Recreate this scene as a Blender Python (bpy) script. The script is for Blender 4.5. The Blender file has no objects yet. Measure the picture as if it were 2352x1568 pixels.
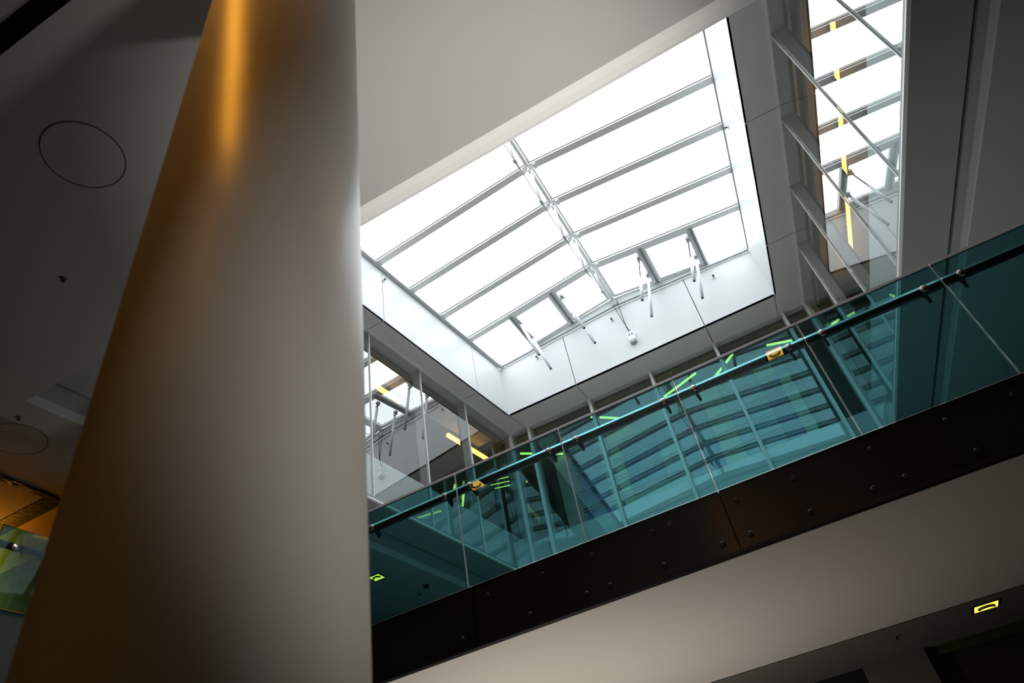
import bpy, math, random
from mathutils import Vector, Matrix
random.seed(7)
C = bpy.context.scene.collection
EYE = 1.6                       # eye height; all heights below are metres above the eye unless wz() is used
SC = 1.0                        # scale about the eye of what is being set out
def W(x, y, z): return Vector((x*SC, y*SC, z*SC + EYE))

# ---------------------------------------------------------------- camera
cd = bpy.data.cameras.new('camera'); cam = bpy.data.objects.new('camera', cd); C.objects.link(cam)
Mr = ((0.8686, -0.4220, -0.2594), (0.4694, 0.5329, 0.7040), (-0.1588, -0.7334, 0.6610))
RX = Vector([r[0] for r in Mr]); UP = -Vector([r[1] for r in Mr]); BK = -Vector([r[2] for r in Mr])
BK.normalize(); RX = (RX - BK * RX.dot(BK)).normalized(); UP = BK.cross(RX)
cam.matrix_world = Matrix(((RX.x, UP.x, BK.x, 0), (RX.y, UP.y, BK.y, 0), (RX.z, UP.z, BK.z, EYE), (0, 0, 0, 1)))
cd.sensor_width = 36; cd.lens = 1603.6 / 2352 * 36
cd.clip_start = .05; cd.clip_end = 300
cd.dof.use_dof = True; cd.dof.focus_distance = 13.0; cd.dof.aperture_fstop = 2.2
bpy.context.scene.camera = cam
# ---------------------------------------------------------------- overcast sky, exposure
w = bpy.data.worlds.new('sky'); bpy.context.scene.world = w; w.use_nodes = True
bg = w.node_tree.nodes['Background']
bg.inputs[0].default_value = (.93, .97, 1, 1); bg.inputs[1].default_value = 4.6
vs = bpy.context.scene.view_settings
vs.view_transform = 'Standard'; vs.look = 'None'; vs.gamma = 1; vs.use_curve_mapping = False; vs.exposure = 0.0
cy = bpy.context.scene.cycles
cy.max_bounces = 12; cy.diffuse_bounces = 6; cy.transparent_max_bounces = 24; cy.glossy_bounces = 5
cy.caustics_reflective = False; cy.caustics_refractive = False; cy.sample_clamp_indirect = 6
# sky portal over the rooflight (samples the sky, emits nothing of its own)
pl = bpy.data.lights.new('rooflight_portal', 'AREA'); pl.shape = 'RECTANGLE'; pl.size = 7.4; pl.size_y = 9.6
pl.cycles.is_portal = True
po = bpy.data.objects.new('rooflight_portal', pl); C.objects.link(po); po.location = W(-1.74, 7.6, 11.4)

# ---------------------------------------------------------------- materials
def mat(name, col, rough=.5, metal=0, spec=.5, emit=None, es=0, bump=0, bscale=8, var=0, vscale=3, coat=0):
    m = bpy.data.materials.new(name); m.use_nodes = True; nt = m.node_tree; b = nt.nodes['Principled BSDF']
    b.inputs['Base Color'].default_value = (*col, 1); b.inputs['Roughness'].default_value = rough
    b.inputs['Metallic'].default_value = metal; b.inputs['Specular IOR Level'].default_value = spec
    b.inputs['Coat Weight'].default_value = coat; b.inputs['Coat Roughness'].default_value = .12
    tc = nt.nodes.new('ShaderNodeTexCoord')
    if var:
        n = nt.nodes.new('ShaderNodeTexNoise'); n.inputs['Scale'].default_value = vscale; n.inputs['Detail'].default_value = 5
        r = nt.nodes.new('ShaderNodeMapRange'); r.inputs[3].default_value = 1 - var; r.inputs[4].default_value = 1 + var
        mx = nt.nodes.new('ShaderNodeVectorMath'); mx.operation = 'SCALE'; mx.inputs[0].default_value = col
        nt.links.new(tc.outputs['Object'], n.inputs['Vector']); nt.links.new(n.outputs['Fac'], r.inputs[0])
        nt.links.new(r.outputs[0], mx.inputs['Scale']); nt.links.new(mx.outputs[0], b.inputs['Base Color'])
    if bump:
        n = nt.nodes.new('ShaderNodeTexNoise'); n.inputs['Scale'].default_value = bscale; n.inputs['Detail'].default_value = 3
        bp = nt.nodes.new('ShaderNodeBump'); bp.inputs['Strength'].default_value = bump; bp.inputs['Distance'].default_value = .02
        nt.links.new(tc.outputs['Object'], n.inputs['Vector']); nt.links.new(n.outputs['Fac'], bp.inputs['Height'])
        nt.links.new(bp.outputs[0], b.inputs['Normal'])
    if emit:
        b.inputs['Emission Color'].default_value = (*emit, 1); b.inputs['Emission Strength'].default_value = es
    return m
def glass(name, tint, f0=.04, wav=0, dirt=0, fmax=1.0):
    """flat architectural glass: Schlick reflection over tinted straight-through transmission"""
    m = bpy.data.materials.new(name); m.use_nodes = True; nt = m.node_tree; nt.nodes.clear(); N = nt.nodes.new; L = nt.links.new
    out = N('ShaderNodeOutputMaterial'); mix = N('ShaderNodeMixShader'); t = N('ShaderNodeBsdfTransparent'); g = N('ShaderNodeBsdfGlossy')
    t.inputs[0].default_value = (*tint, 1); g.inputs['Roughness'].default_value = 0.0
    geo = N('ShaderNodeNewGeometry'); d = N('ShaderNodeVectorMath'); d.operation = 'DOT_PRODUCT'
    L(geo.outputs['Incoming'], d.inputs[0]); L(geo.outputs['Normal'], d.inputs[1])
    def mth(op, a, b=None):
        n = N('ShaderNodeMath'); n.operation = op
        for i, v in enumerate((a, b)):
            if v is None: continue
            if isinstance(v, (int, float)): n.inputs[i].default_value = v
            else: L(v, n.inputs[i])
        return n.outputs[0]
    c = mth('ABSOLUTE', d.outputs['Value']); f = mth('POWER', mth('SUBTRACT', 1, c), 5)
    f = mth('ADD', mth('MULTIPLY', f, fmax - f0), f0)
    L(f, mix.inputs[0]); L(t.outputs[0], mix.inputs[1]); L(g.outputs[0], mix.inputs[2]); L(mix.outputs[0], out.inputs[0])
    if wav:
        tc = N('ShaderNodeTexCoord'); n = N('ShaderNodeTexNoise'); n.inputs['Scale'].default_value = .9; n.inputs['Detail'].default_value = 0
        bp = N('ShaderNodeBump'); bp.inputs['Strength'].default_value = wav; bp.inputs['Distance'].default_value = .02
        L(tc.outputs['Object'], n.inputs['Vector']); L(n.outputs['Fac'], bp.inputs['Height']); L(bp.outputs[0], g.inputs['Normal'])
    return m
M = dict(
    white=mat('white_panel', (.67, .69, .695), .45),
    soffit=mat('grey_soffit_panel', (.87, .89, .88), .5),
    alu=mat('pale_aluminium', (.92, .93, .92), .35),
    alud=mat('grey_aluminium', (.50, .52, .52), .4),
    fin=mat('white_fin', (.85, .87, .87), .35),
    frame=mat('grey_window_box', (.45, .46, .44), .5),
    dark=mat('dark_gasket', (.02, .02, .02), .6),
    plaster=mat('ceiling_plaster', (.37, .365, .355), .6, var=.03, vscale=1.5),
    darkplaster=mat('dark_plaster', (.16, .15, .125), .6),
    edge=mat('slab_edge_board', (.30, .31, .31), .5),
    tower=mat('pale_tower', (.8, .82, .84), .6),
    rib=mat('tower_rib', (.50, .52, .54), .6, var=.05, vscale=.3),
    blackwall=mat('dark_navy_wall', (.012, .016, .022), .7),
    lip=mat('lit_lip_plaster', (.72, .71, .69), .6),
    deck=mat('pale_deck', (.72, .70, .66), .5, var=.05),
    beige=mat('bridge_soffit_plaster', (.78, .71, .62), .6, var=.03, vscale=1.2),
    column=mat('column_satin_paint', (.56, .53, .47), .42, spec=.65, bump=.03, bscale=3),
    fascia=mat('black_steel', (.015, .0158, .018), .27, spec=.6, bump=.03, bscale=60),
    bolt=mat('dark_bolt', (.012, .012, .012), .4),
    steel=mat('brushed_steel', (.50, .44, .40), .25, 1),
    rail=mat('handrail_steel', (.05, .05, .055), .3, .6),
    strip_steel=mat('polished_strip', (.85, .86, .86), .30, 1),
    bracket=mat('dark_bracket', (.03, .03, .03), .4, .5),
    cap=mat('glass_edge', (.90, .86, .92), .4),
    floor=mat('stone_floor', (.16, .145, .125), .4, var=.15, vscale=2),
    hall=mat('hall_wall', (.10, .095, .09), .7, var=.1),
    office_ceiling=mat('office_ceiling', (.15, .135, .11), .6, var=.2, vscale=1.3),
    office_wall=mat('office_wall', (.34, .28, .20), .7, var=.1),
    wood=mat('warm_wood', (.72, .56, .36), .5, var=.2, vscale=6),
    beam=mat('dark_duct', (.07, .065, .06), .5, .3),
    carpet=mat('office_floor', (.14, .13, .12), .9),
    spandrel=mat('pale_spandrel', (.66, .72, .72), .4),
    blacktrim=mat('black_gloss_trim', (.004, .004, .004), .08, spec=.16, bump=.5, bscale=14),
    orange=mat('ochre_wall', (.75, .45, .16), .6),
    green=mat('green_header', (.05, .07, .008), .6),
    tube=mat('warm_tube', (.9, .7, .3), .4, emit=(.80, .80, .12), es=4.0),
    strip=mat('warm_strip', (.9, .7, .3), .4, emit=(1, .56, .10), es=4),
    lamp=mat('amber_diffuser', (.9, .6, .2), .4, emit=(1, .41, .04), es=85),
    lampw=mat('amber_diffuser_wall', (.9, .6, .2), .4, emit=(1, .46, .05), es=120),
    lampm=mat('amber_diffuser_dim', (.9, .6, .2), .4, emit=(1, .45, .06), es=16),
    lamp2=mat('amber_diffuser_soft', (.9, .6, .2), .4, emit=(1, .66, .06), es=3.2),
    shade=mat('lamp_reflector', (.05, .05, .06), .3, .6),
    act=mat('actuator_white', (.80, .80, .86), .35),
    tip=mat('dark_tip', (.05, .05, .07), .5),
    glass=glass('clear_glass', (.88, .92, .91), .30, wav=.012),
    tealside=glass('teal_side_glass', (.30, .60, .58), .03, fmax=.25),
    farglass=glass('far_clear_glass', (.90, .94, .93), .14, wav=.012),
    roofglass=glass('roof_glass', (.93, .95, .95), .05),
    teal=glass('teal_glass', (.37, .62, .65), .04),
)
for i, c in enumerate(((.70, .95, .62), (.16, .30, .60), (.50, .85, .72), (.12, .22, .50), (.30, .55, .70))):
    M['pan%d' % i] = mat('tinted_screen_panel', c, .4, spec=.4, var=.12, vscale=1.2)

# ---------------------------------------------------------------- mesh helpers
class MB:
    def __init__(s): s.v = []; s.f = []
    def quad(s, a, b, c, d):
        n = len(s.v); s.v += [Vector(a), Vector(b), Vector(c), Vector(d)]; s.f.append((n, n+1, n+2, n+3)); return s
    def hexa(s, lo, hi):
        """lo, hi: matching rings of points; a closed prism between them"""
        n = len(s.v); k = len(lo); s.v += [Vector(p) for p in lo] + [Vector(p) for p in hi]
        s.f.append(tuple(n + i for i in reversed(range(k)))); s.f.append(tuple(n + k + i for i in range(k)))
        for i in range(k): j = (i + 1) % k; s.f.append((n+i, n+j, n+k+j, n+k+i))
        return s
    def box(s, x0, x1, y0, y1, z0, z1):
        return s.hexa([W(x0,y0,z0), W(x1,y0,z0), W(x1,y1,z0), W(x0,y1,z0)], [W(x0,y0,z1), W(x1,y0,z1), W(x1,y1,z1), W(x0,y1,z1)])
    def prism(s, poly, z0, z1):
        return s.hexa([W(x, y, z0) for x, y in poly], [W(x, y, z1) for x, y in poly])
    def bar(s, a, b, wd, hd, up=(0, 0, 1)):
        """rectangular bar a->b, wd wide across, hd deep along up, centred"""
        a, b = Vector(a), Vector(b); d = (b - a).normalized(); up = Vector(up); sd = d.cross(up).normalized(); u = sd.cross(d).normalized()
        r = lambda p: [p - sd*wd/2 - u*hd/2, p + sd*wd/2 - u*hd/2, p + sd*wd/2 + u*hd/2, p - sd*wd/2 + u*hd/2]
        return s.hexa(r(a), r(b))
    def tube(s, a, b, ra, rb=None, n=14):
        a, b = Vector(a), Vector(b); rb = ra if rb is None else rb; d = (b - a).normalized()
        t = Vector((0, 0, 1)) if abs(d.z) < .9 else Vector((1, 0, 0)); p = d.cross(t).normalized(); q = d.cross(p)
        ring = lambda c, r: [c + (p*math.cos(2*math.pi*i/n) + q*math.sin(2*math.pi*i/n))*r for i in range(n)]
        return s.hexa(ring(a, ra), ring(b, rb))
    def lathe(s, prof, c, axis, n=20):
        """prof: (distance along axis, radius) pairs"""
        ax = Vector(axis).normalized(); t = Vector((0, 0, 1)) if abs(ax.z) < .9 else Vector((1, 0, 0)); p = ax.cross(t).normalized(); q = ax.cross(p)
        b0 = len(s.v); c = Vector(c)
        for (h, r) in prof:
            for i in range(n): s.v.append(c + ax*h + (p*math.cos(2*math.pi*i/n) + q*math.sin(2*math.pi*i/n))*r)
        for k in range(len(prof)-1):
            for i in range(n): j = (i+1) % n; s.f.append((b0+k*n+i, b0+k*n+j, b0+(k+1)*n+j, b0+(k+1)*n+i))
        s.f.append(tuple(b0 + i for i in reversed(range(n)))); s.f.append(tuple(b0+(len(prof)-1)*n+i for i in range(n)))
        return s
    def sweep(s, pts, r, n=10):
        for a, b in zip(pts, pts[1:]): s.tube(a, b, r, n=n)
        return s
def obj(name, mb, m, parent=None, origin=None, smooth=False, bevel=0):
    me = bpy.data.meshes.new(name); o = bpy.data.objects.new(name, me)
    if origin is None and parent is not None: origin = Vector(parent.location)
    if origin is None:
        xs = [v.x for v in mb.v]; ys = [v.y for v in mb.v]; zs = [v.z for v in mb.v]
        origin = Vector(((min(xs)+max(xs))/2, (min(ys)+max(ys))/2, min(zs)))
    origin = Vector(origin)
    me.from_pydata([tuple(v - origin) for v in mb.v], [], mb.f); me.materials.append(M[m]); me.update()
    import bmesh
    b = bmesh.new(); b.from_mesh(me); bmesh.ops.remove_doubles(b, verts=b.verts, dist=1e-5) if smooth else None
    bmesh.ops.recalc_face_normals(b, faces=b.faces); b.to_mesh(me); b.free()
    if smooth:
        for p in me.polygons: p.use_smooth = len(p.vertices) == 4
    C.objects.link(o)
    if parent is not None:
        o.parent = parent; o.location = origin - world_loc(parent)
    else: o.location = origin
    if bevel:
        md = o.modifiers.new('bevel', 'BEVEL'); md.width = bevel; md.segments = 2; md.limit_method = 'ANGLE'
    return o
def world_loc(o):
    v = Vector(o.location); p = o.parent
    while p: v = v + Vector(p.location); p = p.parent
    return v
def tag(o, label, cat, group=None):
    o['label'] = label; o['category'] = cat
    if group: o['group'] = group
    return o
def thing(name, label, cat, loc, group=None):
    o = bpy.data.objects.new(name, None); o.empty_display_size = .1; C.objects.link(o); o.location = loc
    return tag(o, label, cat, group)
def struct(name, mb, m, label=None):
    o = obj(name, mb, m); o['kind'] = 'structure'
    if label: o['label'] = label
    return o
def sroot(name, loc):
    o = bpy.data.objects.new(name, None); o.empty_display_size = .1; C.objects.link(o); o.location = loc; o['kind'] = 'structure'; return o
def dup(o, offset, parent=None, label=None):
    c = o.copy(); C.objects.link(c)
    if parent is None: c.location = Vector(o.location) + Vector(offset)
    else: c.parent = parent
    if label: c['label'] = label
    for ch in o.children: dup(ch, (0, 0, 0), c)
    return c

# ---------------------------------------------------------------- setting out of the atrium
ZS, ZB, ZC, ZU = 9.15, 5.609, 5.495, 6.43      # rooflight soffit, glass wall foot, lower ceiling, spandrel top
ZT = 10.5                                      # top of the rooflight upstand
DL, DR = (.0943, .9955), (-.0982, .9952)
FY = 12.56                                     # far glass wall
def Lp(y, o=0):                                # left wall line at depth y, o metres outward
    t = (y - FY) / DL[1]; return (-5.17 + DL[0]*t - DL[1]*o, FY + DL[1]*t + DL[0]*o)
def Rp(y, o=0):
    t = (y - FY) / DR[1]; return (1.84 + DR[0]*t + DR[1]*o, FY + DR[1]*t - DR[0]*o)
def atY(fn, y, o):                             # same line but exactly at depth y
    t = fn(y, o); t2 = fn(y + (y - t[1]), o); return t2
UL, UR, UF, UN = -.410, -.558, 11.89, 3.3      # upstand faces: inward of the glass walls; far and near
RX0 = -1.742; RZ = 10.93                       # ridge
def ul(y): return atY(Lp, y, UL)[0]
def ur(y): return atY(Rp, y, UR)[0]

# ---- ground floor hall
struct('floor', MB().box(-16, 11, -12, 22, -1.75, -1.6), 'floor')
struct('wall_back', MB().box(-16, 11, -12.2, -12, -1.6, 5.7), 'hall')
struct('wall_left', MB().box(-16.2, -16, -12, 22, -1.6, 10.5), 'hall')
struct('wall_right', MB().box(11, 11.2, -12, 22, -1.6, 10.5), 'hall')
struct('wall_far', MB().box(-16, 11, 22, 22.2, -1.6, 10.5), 'hall')
# ---- lower ceiling with the atrium opening
cl = MB()
YN, SL, SR = 3.28, .914, .73
pNL = atY(Lp, YN, SL); pFL = Lp(13.4, SL); pNR = atY(Rp, YN, SR); pFR = Rp(13.4, SR)
cl.prism([(-16, -12), (11, -12), (11, YN), (-16, YN)], ZC, ZC + .12)
cl.prism([(-16, YN), (pNL[0], YN), pFL, (-16, pFL[1])], ZC, ZC + .12)
cl.prism([pNR, (11, YN), (11, pFR[1]), pFR], ZC, ZC + .12)
cl.prism([(-16, 13.4), (11, 13.4), (11, 22), (-16, 22)], ZC, ZC + .12)
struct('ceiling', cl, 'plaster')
# rounded near lip of the opening; the light it catches is painted in as paler plaster
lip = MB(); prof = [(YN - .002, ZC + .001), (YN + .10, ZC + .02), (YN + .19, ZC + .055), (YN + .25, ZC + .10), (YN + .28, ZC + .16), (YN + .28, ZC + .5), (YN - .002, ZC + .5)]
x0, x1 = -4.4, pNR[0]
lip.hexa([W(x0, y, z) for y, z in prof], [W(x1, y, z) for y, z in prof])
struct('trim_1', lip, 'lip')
# slab edge soffits left and right: strip, shadow gap, soffit board under the glass wall
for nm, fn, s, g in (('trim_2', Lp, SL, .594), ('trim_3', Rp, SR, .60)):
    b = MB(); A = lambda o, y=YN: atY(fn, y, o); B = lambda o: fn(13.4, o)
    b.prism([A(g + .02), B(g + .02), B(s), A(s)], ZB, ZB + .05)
    struct('trim_10' if nm == 'trim_2' else 'trim_11', MB().prism([A(s - .006), B(s - .006), B(s + .01), A(s + .01)], ZC - .002, ZB - .001), 'white')  # paler than the boards: daylight on the strip put into its colour
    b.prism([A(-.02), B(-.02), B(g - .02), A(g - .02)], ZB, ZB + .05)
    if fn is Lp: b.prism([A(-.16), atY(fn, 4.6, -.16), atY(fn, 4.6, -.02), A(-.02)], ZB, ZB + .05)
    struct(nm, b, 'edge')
    b = MB(); b.prism([A(g - .03), B(g - .03), B(g + .03), A(g + .03)], ZB + .06, ZB + .09); struct(nm.replace('2', '4').replace('3', '5'), b, 'dark')
# upper slab (floor of the upper storey round the opening)
sl = MB(); A = lambda fn, o, y: atY(fn, y, o)
zt0, zt1 = ZB + .10, ZU - .03
sl.prism([(-16, -12), (11, -12), (11, YN), (-16, YN)], zt0, zt1)
sl.prism([(-16, YN), A(Lp, .06, YN), Lp(22, .06), (-16, 22)], zt0, zt1)
sl.prism([A(Rp, .06, YN), (11, YN), (11, 22), Rp(22, .06)], zt0, zt1)
sl.prism([Lp(FY + .06, 0.05), Rp(FY + .06, 0.05), Rp(22, .05), Lp(22, .05)], zt0, zt1)
o = struct('floor.001', sl, 'carpet')
# upper storey enclosure
struct('wall_near', MB().box(-16, 11, 2.2, 2.4, zt1, ZS + .4), 'hall')
b = MB(); zz = ZS + .12
b.prism([(-16, 2.2), (11, 2.2), (11, 3.1), (-16, 3.1)], zz, zz + .2)
b.prism([(-16, 3.1), A(Lp, -.05, 3.1), Lp(22, -.05), (-16, 22)], zz, zz + .2)
b.prism([A(Rp, -.05, 3.1), (11, 3.1), (11, 22), Rp(22, -.05)], zz, zz + .2)
b.prism([Lp(FY - .02), Rp(FY - .02), Rp(22), Lp(22)], zz, zz + .2)
struct('ceiling.001', b, 'office_ceiling')

# ---- rooflight shaft: upstand panels with open joints over a dark backing, soffit panels
GR = .20                        # the far and near upstands rise to a low gable
def upstand(nm, pts, joints, nrm, gable=False):
    """pts: plan start, end; joints: fractions; nrm: plan vector out of the shaft"""
    a, bb = Vector(pts[0]), Vector(pts[1]); n = Vector(nrm)
    r = sroot(nm, W(a.x, a.y, ZS))
    back = MB(); q0, q1 = a + n*.03, bb + n*.03
    top = lambda p: ZT + (GR * (1 - abs(p.x - RX0) / abs(a.x - RX0)) if gable else 0)
    mid = a.lerp(bb, .5); mid.x = RX0 if gable else mid.x
    for u, v in ((a, mid), (mid, bb)):
        u1, v1, u2, v2 = u + n*.03, v + n*.03, u + n*.13, v + n*.13; tu, tv = top(u) + .035, top(v) + .035
        back.hexa([W(*u1, ZS + .02), W(*v1, ZS + .02), W(*v2, ZS + .02), W(*u2, ZS + .02)], [W(*u1, tu), W(*v1, tv), W(*v2, tv), W(*u2, tu)])
    obj('backing', back, 'dark', r)
    fr = [0] + joints + [1]; L = (bb - a).length; g = .008 / L
    for f0, f1 in zip(fr, fr[1:]):
        p, q = a.lerp(bb, f0 + (g if f0 else 0)), a.lerp(bb, f1 - (g if f1 < 1 else 0))
        m = MB(); cuts = [p, q]
        if gable and (p.x - RX0) * (q.x - RX0) < 0: cuts = [p, p.lerp(q, (RX0 - p.x) / (q.x - p.x)), q]
        lo = cuts + [c + n*.03 for c in reversed(cuts)]
        # front and back polygons plus edges, one closed slab
        k = len(cuts); F_ = [W(*c, ZS) for c in cuts] + [W(*c, top(c)) for c in reversed(cuts)]
        B_ = [W(*(c + n*.03), ZS) for c in cuts] + [W(*(c + n*.03), top(c)) for c in reversed(cuts)]
        m.hexa(F_, B_); obj('wall_panel', m, 'white', r)
    return r
nl, nr = (-DL[1], DL[0]), (DR[1], -DR[0])
y0, y1 = UN, UF
fra = lambda y: (y - y0) / (y1 - y0)
upstand('wall_left.001', ((ul(y0), y0), (ul(y1), y1)), [fra(4.75), fra(7.74), fra(10.71)], nl)
upstand('wall_right.001', ((ur(y0), y0), (ur(y1), y1)), [fra(4.75), fra(7.6), fra(10.43)], nr)
xf0, xf1 = ul(y1), ur(y1)
upstand('wall_far.001', ((xf0, y1), (xf1, y1)), [(-3.135 - xf0)/(xf1 - xf0), (-.145 - xf0)/(xf1 - xf0)], (0, 1), True)
upstand('wall_near.001', ((ul(y0), y0), (ur(y0), y0)), [.5], (0, -1), True)
# soffit ring
sf = MB(); g = .007
def ring_side(fn, u, ys):
    for ya, yb in zip(ys, ys[1:]):
        sf.prism([atY(fn, ya + g, u), atY(fn, yb - g, u), atY(fn, yb - g, .30), atY(fn, ya + g, .30)], ZS, ZS + .03)
ring_side(Lp, UL, [2.9, 4.75, 7.74, 10.71, FY + .3]); ring_side(Rp, UR, [2.9, 4.75, 7.6, 10.43, FY + .3])
xs = [ul(UF) + .014, -3.135, -.145, ur(UF) - .014]; xe = [atY(Lp, FY + .3, UL)[0] + .014, -3.135, -.145, atY(Rp, FY + .3, UR)[0] - .014]
for i in range(3):
    ga = g if i else 0; gb = g if i < 2 else 0
    sf.prism([(xs[i] + ga, UF), (xs[i+1] - gb, UF), (xe[i+1] - gb, FY + .3), (xe[i] + ga, FY + .3)], ZS, ZS + .03)
sf.prism([(ul(UN) - .4, 2.9), (ur(UN) + .4, 2.9), (ur(UN), UN), (ul(UN), UN)], ZS, ZS + .03)
struct('trim_6', sf, 'soffit')
bk = MB()
for fn, u in ((Lp, UL), (Rp, UR)): bk.prism([atY(fn, 2.9, u + .01), atY(fn, FY + .3, u + .01), atY(fn, FY + .3, .32), atY(fn, 2.9, .32)], ZS + .035, ZS + .06)
bk.prism([(ul(UF), UF + .01), (ur(UF), UF + .01), (ur(UF), FY + .32), (ul(UF), FY + .32)], ZS + .035, ZS + .06)
struct('trim_7', bk, 'dark')

# ---- rooflight
sky = sroot('window_1', W(RX0, 7.6, ZT)); sky['label'] = 'large ridged rooflight of white glazing bars over the atrium'
Ys = [4.48, 5.51, 6.54, 7.57, 8.57, 9.60, 10.60]
def side_x(y, left): return (ul(y) if left else ur(y))
for left in (True, False):
    # curb rail on top of the side upstand
    sx = 1 if left else -1; cw = .085 if left else .022
    a, b_ = (side_x(UN, left), UN), (side_x(UF, left), UF)
    m = MB().prism([a, b_, (b_[0] + sx*cw, b_[1]), (a[0] + sx*cw, a[1])], ZT + .012, ZT + .10)
    m.prism([(a[0] - sx*.06, a[1]), (b_[0] - sx*.06, b_[1]), (b_[0] + sx*.012, b_[1]), (a[0] + sx*.012, a[1])], ZT + .10, ZT + .16)
    obj('curb_rail', m, 'alud', sky)
for y, s in ((UF, -1), (UN, 1)):
    for left in (True, False):
        xa = side_x(y, left)
        m = MB(); ya, yb = (y + s*.07, y) if s < 0 else (y, y + .07)
        za, zr = ZT + .014, ZT + GR + .014; ha, hr_ = .105, RZ - .02 - ZT - GR
        m.hexa([W(xa, ya, za), W(RX0, ya, zr), W(RX0, yb, zr), W(xa, yb, za)], [W(xa, ya, za + ha), W(RX0, ya, zr + hr_), W(RX0, yb, zr + hr_), W(xa, yb, za + ha)])
        obj('end_rail', m, 'alud', sky)
def roof_z(x, y):
    xa = ul(y) if x < RX0 else ur(y); t = (x - xa) / (RX0 - xa); return (ZT + .10) + t * (RZ - ZT - .02)
for y in Ys:
    for left in (True, False):
        xa = side_x(y, left); sg = 1 if left else -1
        a, b_ = W(xa - sg*.03, y, ZT + .06), W(RX0 - sg*.05, y, RZ)
        obj('glazing_bar', MB().bar(a, b_, .14, .05), 'alu', sky)
        c0 = MB().bar(a + Vector((0, 0, .065)), b_ + Vector((0, 0, .065)), .12, .08)
        obj('bar_cap', c0, 'alud', sky)
        g0 = Vector((0, -.072, .018)); obj('bar_gasket', MB().bar(a + g0, b_ + g0, .008, .018), 'beam', sky)
        e0 = W(RX0 - sg*.13, y, RZ - .018); obj('bar_bracket', MB().box(RX0 - sg*.13 - .03, RX0 - sg*.13 + .03, y - .06, y + .06, RZ - .075, RZ - .02), 'alu', sky)
cells = [UN] + Ys + [UF]
for ya, yb in zip(cells, cells[1:]):
    for left in (True, False):
        m = MB(); zs, zr = ZT + .15, RZ + .09
        m.quad(W(side_x(ya, left), ya, zs), W(side_x(yb, left), yb, zs), W(RX0, yb, zr), W(RX0, ya, zr))
        obj('glass_pane', m, 'roofglass', sky)
obj('ridge_tube', MB().tube(W(RX0, UN, RZ - .02), W(RX0, UF, RZ - .02), .042, n=18), 'alu', sky, smooth=True)
obj('ridge_cap', MB().bar(W(RX0, UN, RZ + .10), W(RX0, UF, RZ + .10), .12, .03), 'alud', sky)
# vent bay: mullions and four opening sashes
mx = [-3.83, -2.80, RX0, -.66, .43]
for x in mx:
    if x == RX0: continue
    za, zb = roof_z(x, 10.6), roof_z(x, UF)
    obj('vent_mullion', MB().bar(W(x, 10.62, za - .05), W(x, UF - .03, zb - .05), .10, .09), 'alud', sky)
    obj('mullion_gasket', MB().bar(W(x, 10.62, za - .098), W(x, UF - .03, zb - .098), .012, .008), 'dark', sky)
pairs = [(-3.83, -2.80), (-2.80, RX0), (RX0, -.66), (-.66, .43)]
vl = ['outermost opening vent frame on the left slope of the rooflight', 'opening vent frame just left of the rooflight ridge',
      'opening vent frame just right of the rooflight ridge', 'outermost opening vent frame on the right slope of the rooflight']
for (xa, xb), lb in zip(pairs, vl):
    r = thing('roof_vent', lb, 'window vent', W((xa + xb)/2, 11.2, roof_z((xa + xb)/2, 11.2) - .07), 'opening vents at the foot of the rooflight')
    c = lambda x, y: W(x, y, roof_z(x, y) - .045)
    ia, ib, ja, jb = xa + .065, xb - .065, 10.69, UF - .12
    for p, q in (((ia, ja), (ib, ja)), ((ib, ja), (ib, jb)), ((ib, jb), (ia, jb)), ((ia, jb), (ia, ja))):
        obj('sash_rail', MB().bar(c(*p), c(*q), .07, .06), 'alu', r)
    m = MB().quad(c(ia, ja), c(ib, ja), c(ib, jb), c(ia, jb)); obj('sash_glass', m, 'roofglass', r)
# spindle actuators
sides = [(-3.73, .23, 'left slope outermost vent'), (-2.63, .235, 'left slope vent beside the ridge'), (-.77, -.235, 'right slope vent beside the ridge'), (.31, -.225, 'right slope outermost vent')]
proto = None
for x, lean, ds in sides:
    zt = 10.65 if abs(x + 1.74) > 1.5 else 10.78
    for y, fs in ((10.87, 'nearer'), (11.46, 'farther')):
        d = Vector((lean, 0, -1)).normalized(); top = W(x, y, zt)
        r = thing('vent_actuator', 'white actuator on the %s, the %s of its pair' % (ds, fs), 'window actuator', top, 'white vent actuators')
        a, b_ = top + d*.02, top + d*1.16
        near = fs == 'nearer'
        obj('tube', MB().tube(top + d*(.55 if near and lean < 0 else .12), b_, .032, n=14), 'act', r, smooth=True)
        obj('spindle', MB().tube(a, top + d*.6, .012, n=10), 'bracket', r)
        obj('tip', MB().tube(b_ - d*.001, b_ + d*.012, .024, n=12), 'tip', r)
        obj('clevis', MB().box(x - .045, x + .03, y - .04, y + .04, zt - .03, zt + .035).tube(top + Vector((-.05, 0, -.07)), top + Vector((.06, 0, -.07)), .022), 'alud', r)
# tension truss under the ridge
tr = thing('ridge_truss', 'slender steel tension truss with posts and rods under the rooflight ridge', 'roof truss', W(RX0, 7.6, 10.1))
tops = [5.51, 6.54, 7.57, 8.57, 9.60, 10.60]; nodes = []
for y in tops:
    nd = W(RX0 - .01, y + (.24 if y < 10 else .33), 10.13 if y < 10 else 10.42); nodes.append(nd); tp = W(RX0, y + .03, RZ - .05)
    obj('post', MB().tube(tp, nd, .030, .016), 'alu', tr, smooth=True)
    obj('gusset', MB().box(RX0 - .012, RX0 + .012, y - .06, y + .20, RZ - .16, RZ - .03), 'alu', tr)
    obj('node_clamp', MB().lathe([(-.05, .018), (-.03, .034), (.03, .034), (.05, .018)], nd, (0, 1, 0), 12), 'alud', tr)
    obj('fork', MB().tube(nd + Vector((0, .05, 0)), nd + Vector((0, .26, .0)), .020, .009, 8), 'alud', tr)
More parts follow.
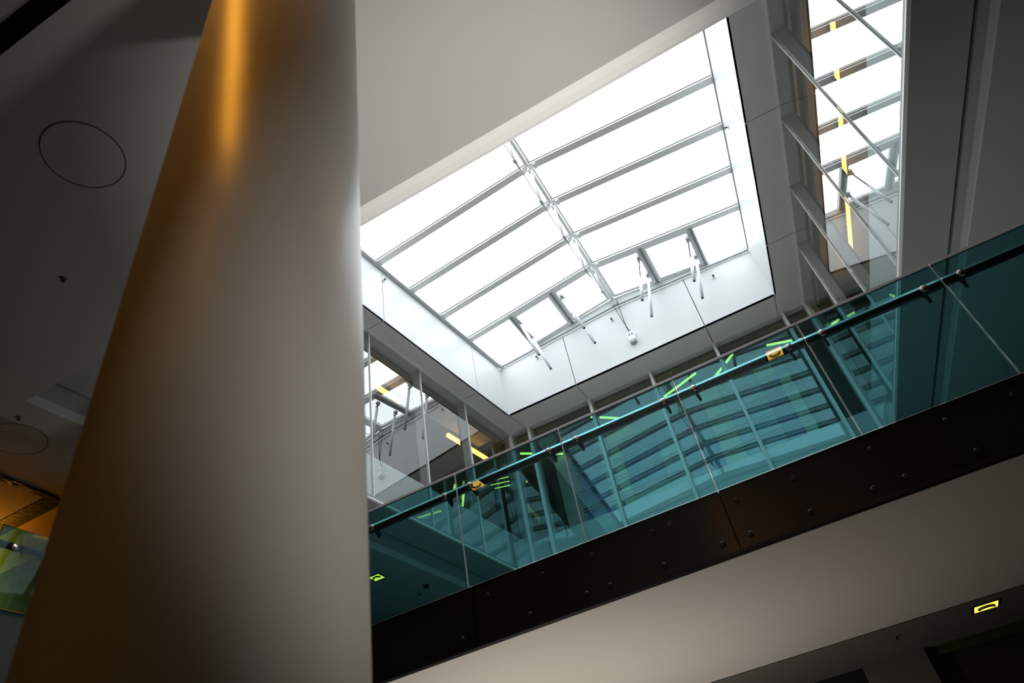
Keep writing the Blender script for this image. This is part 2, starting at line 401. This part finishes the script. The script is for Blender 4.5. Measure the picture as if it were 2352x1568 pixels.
allp = [W(RX0, UN, 10.6)] + nodes + [W(RX0, UF - .02, RZ - .16)]
for a, b_ in zip(allp, allp[1:]): obj('tension_rod', MB().tube(a, b_, .0075, n=8), 'alud', tr)
obj('anchor_plate', MB().box(RX0 - .05, RX0 + .07, UF - .10, UF - .001, RZ - .22, RZ - .06), 'alud', tr)
aj = W(-1.66, UF - .10, 9.98)
for xx in (-1.78, -1.66): obj('anchor_rod', MB().tube(W(xx, UF - .09, RZ - .16), aj, .008, n=8), 'bracket', tr)
obj('anchor_rod', MB().tube(aj, W(-1.64, UF - .0, 9.86), .012, n=8), 'bracket', tr)
# wall box with two lenses
r = thing('wall_sensor_box', 'small white box with two dark round holes on the far shaft wall', 'sensor box', W(-1.63, UF, 9.50))
obj('housing', MB().box(-1.71, -1.555, UF - .11, UF - .001, 9.56, 9.80), 'act', r, bevel=.006)
for dx in (-.03, .035): obj('lens', MB().tube(W(-1.63 + dx, UF - .113, 9.715), W(-1.63 + dx, UF - .109, 9.715), .020), 'tip', r)
obj('base', MB().box(-1.70, -1.565, UF - .10, UF - .001, 9.52, 9.56), 'alud', r)
# sidewall sprinklers
def sprinkler(p, n, label, nm='sprinkler_head', ceil=False):
    ceil = n == (0, 0, -1)
    r = thing(nm, label, 'sprinkler', p, 'sprinkler heads'); n = Vector(n).normalized()
    obj('rosette', MB().lathe([(0, .032), (.004, .030), (.008, .020)] if ceil else [(0, .052), (.006, .050), (.02, .030)], p, n, 20), 'darkplaster' if ceil else 'fin', r)
    obj('nozzle', MB().lathe([(.02, .016), (.06, .012), (.063, .030), (.067, .030)] if not ceil else [(.005, .012), (.035, .009), (.037, .020), (.040, .020)], p, n, 14), 'bolt', r)
for (y, z, lb) in ((7.77, 10.27, 'round white sprinkler on the left shaft wall near the column'),):
    sprinkler(W(ul(y), y, z), (DL[1], -DL[0], 0), lb)
sprinkler(W(ur(8.35), 8.35, 10.2), (-DR[1], DR[0], 0), 'sprinkler on the bright right shaft wall')
for x, z, lb in ((-3.85, 10.33, 'sprinkler on the far shaft wall under the leftmost actuators'), (-1.92, 10.40, 'sprinkler on the far shaft wall left of the cable anchor'), (.46, 10.26, 'sprinkler on the far shaft wall at right beside the rightmost actuators')):
    sprinkler(W(x, UF, z), (0, -1, 0), lb)

# ---- upper glass walls
def curtain(nm, fn, ys, lab, extra):
    r = sroot(nm, W(*fn(8), ZB)); r['label'] = lab
    inn = 1
    for y in ys:                                             # fin outside the glass, box mullion behind it
        p = lambda yy, o: atY(fn, yy, o)
        obj('fin', MB().prism([p(y - .007, -.020), p(y + .007, -.020), p(y + .007, -.003), p(y - .007, -.003)], ZB + .01, ZS - .004), 'fin', r)
        obj('box_mullion', MB().prism([p(y - .0, .03), p(y + .05, .03), p(y + .05, .19), p(y - .0, .19)], ZU, ZS), 'frame', r)
        obj('mullion_gasket', MB().prism([p(y - .02, .175), p(y, .175), p(y, .205), p(y - .02, .205)], ZU, ZS - .16), 'dark', r)
    for ya, yb in zip(ys, ys[1:]):
        p = lambda yy, o: atY(fn, yy, o)
        obj('glass_pane', MB().quad(W(*p(ya + .004, 0), ZB + .01), W(*p(yb - .004, 0), ZB + .01), W(*p(yb - .004, 0), ZS - .01), W(*p(ya + .004, 0), ZS - .01)), 'glass', r)
        obj('spandrel_panel', MB().prism([p(ya + .01, .03), p(yb - .01, .03), p(yb - .01, .05), p(ya + .01, .05)], ZB + .02, ZU), 'spandrel', r)
        obj('header', MB().prism([p(ya + .05, .18), p(yb, .18), p(yb, .21), p(ya + .05, .21)], ZS - .09, ZS), 'frame', r)
        obj('head_gasket', MB().prism([p(ya + .05, .175), p(yb, .175), p(yb, .215), p(ya + .05, .215)], ZS - .11, ZS - .09), 'dark', r)
    p = lambda yy, o: atY(fn, yy, o)
    ya, yb = ys[0], ys[-1]
    obj('head_track', MB().prism([p(ya, -.012), p(yb, -.012), p(yb, .012), p(ya, .012)], ZS - .03, ZS - .004), 'fin', r)
    obj('foot_angle', MB().prism([p(ya, -.022), p(yb, -.022), p(yb, .02), p(ya, .02)], ZB - .012, ZB + .012), 'fin', r)
    return r
curtain('window_2', Lp, [4.80, 6.31, 7.80, 9.27, 10.77, FY], 'glass wall of the upper storey on the left side of the atrium', None)
curtain('window_3', Rp, [3.43, 4.88, 6.36, 7.82, 9.28, 10.75, FY - .02], 'glass wall of the upper storey on the right side of the atrium', None)
r = sroot('window_4', W(-1.7, FY, ZB)); r['label'] = 'glass wall of the upper storey at the far end of the atrium'
xs = [-5.15, -4.67, -3.11, -1.63, -.155, 1.35, 1.82]
for x in xs:
    obj('fin', MB().box(x - .032, x + .032, FY - .07, FY - .004, ZB + .01, ZS - .004), 'fin', r)
    obj('box_mullion', MB().box(x - .035, x + .035, FY + .03, FY + .2, ZU, ZS), 'frame', r)
for xa, xb in zip(xs, xs[1:]):
    obj('glass_pane', MB().quad(W(xa + .004, FY, ZB + .01), W(xb - .004, FY, ZB + .01), W(xb - .004, FY, ZS - .01), W(xa + .004, FY, ZS - .01)), 'farglass', r)
    obj('spandrel_panel', MB().box(xa + .01, xb - .01, FY + .03, FY + .05, ZB + .02, ZU), 'spandrel', r)
    m = MB().box(xa + .035, xb - .035, FY + .18, FY + .2, ZS - .07, ZS).box(xa + .035, xa + .06, FY + .18, FY + .2, ZU, ZS).box(xb - .06, xb - .035, FY + .18, FY + .2, ZU, ZS)
    obj('inner_frame', m, 'beam', r)
obj('head_track', MB().box(-5.17, 1.84, FY - .015, FY + .015, ZS - .03, ZS - .004), 'fin', r)
obj('foot_angle', MB().box(-5.17, 1.84, FY - .02, FY + .02, ZB - .012, ZB + .012), 'fin', r)

# ---- inside the upper storey
# screen of tinted panels with double rails behind the far glass wall
r = thing('panel_screen', 'tall screen of green and blue tinted panels behind the far glass wall', 'screen', W(-1.4, 13.75, ZU))
zs = [ZU + .02 + .42 * k for k in range(7)]; xs = [-4.2, -3.55, -3.05, -2.2, -1.8, -.95, -.5, .35, .75, 1.0]
k = 0
for xa, xb in zip(xs, xs[1:]):
    for za, zb in zip(zs, zs[1:]):
        q = (k * 7 + int(xa * 3)) % 5; k += 1
        if random.random() < .75: q = [1, 0, 3, 2, 1, 0, 4, 3, 0][xs.index(xa)]
        obj('panel', MB().box(xa, xb - .01, 13.80, 13.83, za, zb - .01), 'pan%d' % q, r)
for z in zs:
    for dz in (-.03, .045):
        obj('rail', MB().bar(W(-4.25, 13.74, z + dz - .03), W(1.05, 13.74, z + dz + .03), .03, .018), 'beam', r)
def duct(a, b_, wd, hd, lb, nm='cable_tray', cat='duct'):
    r = thing(nm, lb, cat, (a + b_) / 2, 'ducts and trays under the upper ceiling')
    obj('body', MB().bar(a, b_, wd, hd), 'beam', r)
    n = 6
    for i in range(n):
        p = a.lerp(b_, (i + .5) / n); zt = ZS + .12 + EYE
        obj('hanger', MB().tube(p, Vector((p.x, p.y, zt + .02)), .008, n=6), 'alud', r)
duct(W(-5, 12.9, 9.03), W(4, 12.9, 9.03), .10, .05, 'dark cable tray nearest behind the far glass wall')
duct(W(-5, 14.5, 8.95), W(4, 14.5, 8.95), .5, .22, 'wide dark air duct behind the far glass wall')
duct(W(*Rp(4, 3.0), 9.02), W(*Rp(12.4, 3.0), 9.02), .4, .16, 'air duct behind the right glass wall')
# wooden bulkheads along the heads of the side windows
for fn, o0, lb in ((Lp, .40, 'warm timber ceiling bulkhead behind the left glass wall'), (Rp, .42, 'warm timber ceiling bulkhead behind the right glass wall')):
    m = MB().prism([fn(3.4, o0), fn(12.4, o0), fn(12.4, o0 + (.45 if fn is Lp else 1.3)), fn(3.4, o0 + (.45 if fn is Lp else 1.3))], ZS - .02, ZS + .10)
    tag(obj('ceiling_bulkhead', m, 'wood'), lb, 'ceiling panel')
struct('wall_far.002', MB().box(-5.5, 3.5, 15.6, 15.7, ZU, ZS + .15), 'office_wall')
tag(obj('reflection_panel', MB().box(-4.75, -4.25, 14.0, 14.06, ZU, 9.0), 'white'), 'bright pale panel standing in for a skylight reflection left of the tinted screen', 'panel')  # added panel imitates the skylight mirrored in the far glass
m = MB().box(1.15, 1.9, 13.3, 14.2, ZU, 8.85)
tag(obj('dark_cabinet', m, 'beam'), 'tall dark cabinet behind the far glass wall at right', 'cabinet')
# linear lamps
def tube_lamp(a, b_, lb, m='tube', r_=.026, g='linear lamps of the upper storey', side=None):
    a, b_ = Vector(a), Vector(b_); r = thing('linear_lamp', lb, 'lamp', (a + b_)/2, g); d = (b_ - a).normalized()
    obj('tube', MB().tube(a, b_, r_, n=10), m, r)
    obj('housing', MB().bar(a + Vector((0, 0, r_ + .012)), b_ + Vector((0, 0, r_ + .012)), r_*2, .024), 'bracket', r)
    for t in (.15, .85):
        p = a.lerp(b_, t); obj('hanger', MB().tube(p + Vector((0, 0, r_)), Vector((p.x, p.y, ZS + .13 + EYE)), .005, n=6), 'alud', r)
far = [((-5.34,13.15),(-5.02,13.44),'leftmost glowing tube above the far end of the railing'), ((-4.93,13.53),(-4.47,13.95),'tube lamp next to the leftmost one over the railing'),
 ((-3.30,13.0),(-2.71,13.59),'level glowing tube left of the handrail middle'), ((-2.46,13.8),(-2.33,13.94),'short tube end just right of the level glowing tube'),
 ((-1.99,13.58),(-1.79,13.51),'short tube just above the handrail near its middle'), ((-1.72,13.47),(-.77,13.08),'longest glowing tube rising right across the railing middle'),
 ((-.5,13.57),(-.2,13.28),'lower of two steep tubes right of the railing middle'), ((-.1,13.18),(.11,12.98),'upper of two steep tubes right of the railing middle'),
 ((-.86,13.86),(-.77,13.81),'tiny tube end under the handrail middle'), ((.83,13.19),(1.36,13.41),'glowing tube above the amber reflection at right'),
 ((1.45,13.47),(1.59,13.53),'short tube at the second glass joint from the right'), ((2.02,13.5),(2.37,13.39),'tube rising right towards the right glass wall'),
 ((2.53,13.35),(2.65,13.33),'short rightmost tube near the right glass wall')]
for a, b_, lb in far: tube_lamp(W(*a, 9.0), W(*b_, 9.0), lb)
tube_lamp(W(-7.62, 14.42, 9.0), W(-7.05, 13.58, 9.0), 'steep tube behind the left glass wall, left of the amber reflection')
tube_lamp(W(-7.38, 13.61, 9.0), W(-7.16, 13.31, 9.0), 'short steep tube behind the left glass wall')
tube_lamp(W(-6.17, 11.41, 9.0), W(-5.99, 12.86, 9.0), 'broad amber strip lamp seen through the left glass wall near the corner', 'strip', .05)
tube_lamp(W(-6.40, 8.5, 9.0), W(-6.29, 9.75, 9.0), 'broad amber strip lamp seen through the left glass wall beside the column', 'strip', .05)
tube_lamp(W(3.24, 6.6, 9.0), W(2.84, 12.0, 9.0), 'long amber strip lamp seen through the right glass wall', 'strip', .035)
for i in range(4):
    a = W(-6.55 - .0*i, 13.6 + .22*i, 9.05); b_ = W(-5.75, 13.9 + .22*i, 9.05)
    tube_lamp(a, b_, ['nearest', 'second nearest', 'third nearest', 'farthest'][i] + ' of four parallel amber tubes behind the glass corner at far left', 'tube', .012)

# ---- tower beyond the rooflight
t = thing('office_tower', 'very pale tower with slender ribs seen through the right slope of the rooflight', 'tower', W(4.8, 43, -1.6))
obj('facade', MB().box(.4, 9.6, 40.6, 47, -1.6, 66), 'tower', t)
for x, wd, z0, z1 in ((1.0, .28, 30, 63), (1.75, .34, 28, 62), (2.65, .42, 26, 64), (3.85, .5, 24, 64), (5.4, .62, 24, 65), (7.3, .8, 24, 65)):
    obj('rib', MB().box(x - wd/2, x + wd/2, 40.2, 40.6, z0, z1), 'rib', t)
# ---------------------------------------------------------------- footbridge
SC = 1.0577
BY0, BY1, BZT, BZB = 5.2, 8.45, 2.485, 1.985
br = thing('footbridge', 'black steel footbridge crossing the atrium with a plastered underside', 'bridge', W(-1.2, 6.8, BZB))
jx = [-6.15, -5.0, -2.76, -.51, 1.74, 3.99]
for i, (xa, xb) in enumerate(zip(jx, jx[1:])):
    o = obj('fascia_panel', MB().box(xa + .004, xb - .004, BY0, BY0 + .03, BZB + .02, BZT), 'fascia', br)
obj('fascia_lip', MB().box(-6.15, 3.99, BY0 - .012, BY0 + .05, BZB - .012, BZB + .015), 'bolt', br)
obj('core', MB().box(-6.15, 3.99, BY0 + .04, BY1 - .04, BZB + .03, BZT - .02), 'dark', br)
obj('underside', MB().box(-6.15, 3.99, BY0 + .05, BY1, BZB, BZB + .028), 'beige', br)
obj('deck', MB().box(-6.15, 3.99, BY0 + .30, BY1, BZT - .018, BZT), 'deck', br)
obj('kerb', MB().box(-6.15, 3.99, BY0 + .035, BY0 + .30, BZT - .018, BZT), 'dark', br)
obj('far_fascia', MB().box(-6.15, 3.99, BY1 - .038, BY1, BZB + .03, BZT - .02), 'fascia', br)
bolts = [(-3.2, 2.64), (-2.62, 2.36), (-2.09, 2.36), (-1.64, 2.36), (-1.1, 2.36), (-.95, 2.36), (-.41, 2.36), (.05, 2.36), (.62, 2.36), (1.15, 2.36), (1.6, 2.36), (-2.9, 2.08), (-2.26, 2.08), (-1.75, 2.08), (-1.55, 2.08), (-1.09, 2.08), (-.62, 2.08), (-.40, 2.08), (.05, 2.08), (.50, 2.08), (.72, 2.08), (1.2, 2.08), (1.62, 2.08)]
for x, z in bolts:
    obj('bolt', MB().lathe([(0, .024), (.006, .024), (.010, .018)], W(x, BY0 - .0, z), (0, -1, 0), 16), 'bolt', br)
# balustrade glass panels with paired standoff discs
gx = [-5.02 , -3.90, -2.77, -1.642, -.512, .612, 1.708, 2.83]
names = ['farthest left, mostly hidden by the column', 'just right of the column', 'second visible from the column', 'third visible from the column', 'fourth, ending at the pale joint line', 'fifth, before the far right atrium corner', 'rightmost whole one', 'cut by the right edge of the photo']
gp = None
gx = [-6.15] + gx + [3.95]
names = ['behind the column'] + names
for i, (xa, xb) in enumerate(zip(gx, gx[1:])):
    t = thing('balustrade_glass', 'teal glass panel of the footbridge, ' + names[i % len(names)], 'glass panel', W((xa + xb)/2, BY0 - .02, BZT - .02), 'teal glass panels of the footbridge')
    obj('pane', MB().box(xa + .006, xb - .006, BY0 - .030, BY0 - .012, BZT - .0, 3.60), 'teal', t)
    obj('top_edge', MB().box(xa + .004, xb - .004, BY0 - .032, BY0 - .010, 3.60, 3.624), 'cap', t)
    obj('side_edge', MB().box(xb - .006, xb - .001, BY0 - .032, BY0 - .010, BZT, 3.60), 'cap', t)
    for x in (xa + .14, xb - .14):
        d = obj('standoff_disc', MB().lathe([(0, .034), (.010, .034), (.018, .028), (.020, .0001)], W(x, BY0 - .030, 3.42), (0, -1, 0), 24), 'steel', t, smooth=True)
hr = thing('handrail', 'dark round steel handrail behind the teal glass of the footbridge', 'handrail', W(-1.2, 5.3, 3.46))
obj('rail_tube', MB().tube(W(-6.15, 5.285, 3.475), W(3.95, 5.285, 3.475), .038, n=24), 'rail', hr, smooth=True)
obj('glint_strip', MB().bar(W(-6.15, 5.262, 3.503), W(3.95, 5.262, 3.503), .085, .006, up=(0, -.69, .72)), 'strip_steel', hr)  # strip added and tilted to catch the skylight as the rail's bright line
for xa, xb in zip(gx, gx[1:]):
    for x in (xa + .14, xb - .14):
        m = MB().sweep([W(x, BY0 - .006, 3.42), W(x, BY0 + .04, 3.405), W(x + .01, BY0 + .085, 3.36), W(x + .01, BY0 + .10, 3.40), W(x, BY0 + .088, 3.445)], .013)
        obj('bracket', m, 'bracket', hr)

# ---- left walkway with its own glass
lw = thing('side_walkway', 'dark edge beam of the side walkway at far left below its glass', 'walkway', W(-6.3, 2.4, 2.0))
A = lambda y, o: (-6.17 + (y - 3.3)*.0947 - o, y)
obj('edge_beam', MB().prism([A(-4, 0), A(5.1, 0), A(5.1, .03), A(-4, .03)], 1.985, 2.9), 'dark', lw)
obj('deck', MB().prism([A(-4, .03), A(4.4, .03), (-14.8, 4.4), (-14.8, -4)], 2.2, 2.46), 'fascia', lw)
obj('underside', MB().prism([A(-4, .03), A(4.4, .03), (-14.8, 4.4), (-14.8, -4)], 2.0, 2.19), 'hall', lw)
ys = [.75, 1.88, 3.075, 4.2, 5.15]
pn = ['out of view to the left', 'second from the near end at the left edge', 'with a round fixing at the photo edge', 'hidden behind the column']
for (ya, yb), s in zip(zip(ys, ys[1:]), pn):
    t = thing('balustrade_glass', 'green glass panel of the side walkway, ' + s, 'glass panel', W(*A((ya + yb)/2, 0), 2.9), 'glass panels of the side walkway')
    obj('pane', MB().prism([A(ya + .01, -.03), A(yb - .01, -.03), A(yb - .01, -.012), A(ya + .01, -.012)], 2.9, 3.60), 'tealside', t)
    for y in (ya + .15, yb - .15):
        obj('standoff_disc', MB().lathe([(0, .034), (.010, .034), (.018, .028), (.020, .0001)], W(*A(y, -.03), 3.42), (1, 0, 0), 24), 'steel', t, smooth=True)
t = thing('handrail', 'handrail of the side walkway at the left edge of the photo', 'handrail', W(*A(2.5, .1), 3.45))
obj('rail_tube', MB().tube(W(*A(-3, .07), 3.475), W(*A(5.1, .07), 3.475), .034, n=20), 'rail', t, smooth=True)
# ochre wall washed by an added lamp out of view, black glossy ceiling trims
SC = 1.0
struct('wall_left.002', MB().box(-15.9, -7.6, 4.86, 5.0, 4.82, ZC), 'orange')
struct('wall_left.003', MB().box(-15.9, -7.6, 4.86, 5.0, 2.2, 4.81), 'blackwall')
b = MB().box(-8.50, -8.40, .72, 4.86, ZC - .02, ZC + .001).box(-15.9, -8.50, 4.62, 4.86, ZC - .02, ZC + .001).box(-15.9, -2.6, .58, .72, ZC - .02, ZC + .001)
struct('trim_8', b, 'blacktrim')
r = thing('wall_washer', 'added out-of-view amber lamp washing the ochre wall at the left edge', 'lamp', W(-10.5, 4.5, 4.9))
obj('diffuser', MB().box(-11.0, -10.0, 4.52, 4.54, 4.80, 5.0), 'lampw', r); obj('housing', MB().box(-11.03, -9.97, 4.44, 4.518, 4.77, 5.03), 'bracket', r)
obj('wall_arm', MB().box(-10.55, -10.45, 4.46, 4.86, 4.70, 4.768), 'bracket', r)

# ---- ceiling under the far landing, wall block, header, void
SC = 1.0577
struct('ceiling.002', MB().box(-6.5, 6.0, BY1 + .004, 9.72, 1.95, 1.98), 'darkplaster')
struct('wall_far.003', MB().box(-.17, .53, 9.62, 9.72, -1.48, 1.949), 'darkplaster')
struct('trim_9', MB().box(.53, 6, 9.73, 9.80, 1.86, 1.96), 'green')
struct('wall_far.004', MB().box(-6.5, 6, 9.82, 9.9, -1.48, 2.4), 'dark')
struct('floor.002', MB().box(-6.5, 6, BY1 + .004, 12.4, 2.3, 2.48), 'deck')

SC = 1.0
# ---- column
ccx, ccy, cr = -1.509, 1.342, .421
col = thing('column', 'big round satin column standing in front of the atrium', 'column', (ccx, ccy, 0))
obj('shaft', MB().lathe([(0, cr), (ZC + 1.6, cr)], (ccx, ccy, 0), (0, 0, 1), 128), 'column', col, smooth=True)
obj('base_ring', MB().lathe([(0, cr + .02), (.09, cr + .02), (.10, cr + .012)], (ccx, ccy, 0), (0, 0, 1), 96), 'bolt', col)

# ---- recessed downlights
def downlight(x, y, z, lb, m='lamp', s=.13, rot=0, tilt=0):
    r = thing('downlight', lb, 'lamp', W(x, y, z - .01), 'square recessed downlights')
    obj('frame', MB().box(x - s, x + s, y - s, y - s + .025, z - .008, z + .0).box(x - s, x + s, y + s - .025, y + s, z - .008, z).box(x - s, x - s + .025, y - s + .025, y + s - .025, z - .008, z).box(x + s - .025, x + s, y - s + .025, y + s - .025, z - .008, z), 'bracket', r)
    obj('diffuser', MB().box(x - s + .025, x + s - .025, y - s + .025, y + s - .025, z - .004, z - .001), m, r)
    n = 12; mb = MB(); P = []
    for i in range(n + 1):
        a = math.pi*(1.1 + .8*i/n); P.append(W(x + math.cos(a)*s*.55, y + .02 + math.sin(a)*s*.55, z - .012))
    for p, q in zip(P, P[1:]): mb.tube(p, q, s*.13, n=8)
    obj('reflector', mb, 'shade', r)
    return r
downlight(-7.05, 9.81, ZC, 'bright square downlight seen through the teal glass low beside the column', 'lamp2')
SC = 1.0577
downlight(1.205, 8.68, 1.95, 'glowing square downlight in the dark ceiling at lower right', 'lamp2', .14)
SC = 1.0
dl = [(-4.14, 2.58, 'hidden behind the column, mirrored in the footbridge glass'), (.56, 2.65, 'over the bridge side, mirrored in the footbridge glass at right'),
      (-1.43, -2.52, 'behind the viewpoint, mirrored in the black fascia'), (-1.79, .25, 'close in front of the column top')]
dl += [(-4.14, -5.1, 'added unseen at the back left of the hall'), (-1.79, -5.1, 'added unseen at the back middle of the hall'), (.56, -5.1, 'added unseen at the back right of the hall')]  # back row added out of view to warm the column
for x, y, s in dl: downlight(x, y, ZC, 'square amber downlight ' + s, 'lampm' if y > 2 else 'lamp')
# ---- unseen daylight-white fill spots added to brighten near ceiling, column and bridge underside
def fill_spot(x, y, power, lb, aim=(0, 0, 1), size=80):
    r = thing('fill_uplight', lb, 'lamp', W(x, y, -1.6), 'added fill lights')
    obj('housing', MB().lathe([(0, .13), (.05, .13), (.06, .11)], W(x, y, -1.6), (0, 0, 1), 24), 'bracket', r)
    l = bpy.data.lights.new('fill_beam', 'SPOT'); l.energy = power; l.spot_size = math.radians(size); l.spot_blend = 1; l.shadow_soft_size = .12; l.color = (1, .96, .91)
    o = bpy.data.objects.new('fill_beam', l); C.objects.link(o); o.parent = r; o.location = (0, 0, .12)
    o.rotation_euler = Vector(aim).to_track_quat('-Z', 'Y').to_euler()
fill_spot(1.0, .9, 380, 'added unseen fill light on the floor right of the column', (-2.65, 2.5, 7.0), 62)
fill_spot(2.2, 3.6, 2000, 'added unseen fill light under the atrium opening at right', (-3.4, -.15, 7.1), 40)
fill_spot(-3.4, 7.2, 300, 'added unseen fill light below the footbridge', (.1, .1, 1), 135)
# ---- ceiling fittings at left
t = thing('access_panel', 'round access panel in the dark ceiling left of the column', 'access panel', W(-3.92, 1.58, ZC), 'round ceiling panels')
obj('ring', MB().lathe([(0, .318), (.002, .318), (.0021, .312), (0, .312)], W(-3.92, 1.58, ZC - .002), (0, 0, -1), 64), 'darkplaster', t)
obj('lid', MB().lathe([(0, .306), (.004, .306)], W(-3.92, 1.58, ZC), (0, 0, -1), 64), 'plaster', t)
t = thing('access_panel', 'faint round access panel in the ceiling beside the lower edge of the column', 'access panel', W(-7.65, 3.65, ZC), 'round ceiling panels')
obj('ring', MB().lathe([(0, .318), (.002, .318), (.0021, .312), (0, .312)], W(-7.65, 3.65, ZC - .002), (0, 0, -1), 64), 'darkplaster', t)
obj('lid', MB().lathe([(0, .306), (.004, .306)], W(-7.65, 3.65, ZC), (0, 0, -1), 64), 'plaster', t)
sprinkler(W(-5.16, 2.35, ZC), (0, 0, -1), 'small sprinkler in the dark ceiling left of the column, at mid height')
sprinkler(W(-7.27, 3.41, ZC), (0, 0, -1), 'small sprinkler in the dark ceiling near the slab recess at left')
sprinkler(W(-6.66, 10.72, ZC), (0, 0, -1), 'sprinkler seen through the teal glass, the upper of two')
sprinkler(W(-6.93, 10.98, ZC), (0, 0, -1), 'sprinkler seen through the teal glass, the lower of two')
SC = 1.0577
sprinkler(W(.30, 8.74, 1.95), (0, 0, -1), 'small sprinkler in the dark ceiling at lower right')
SC = 1.0
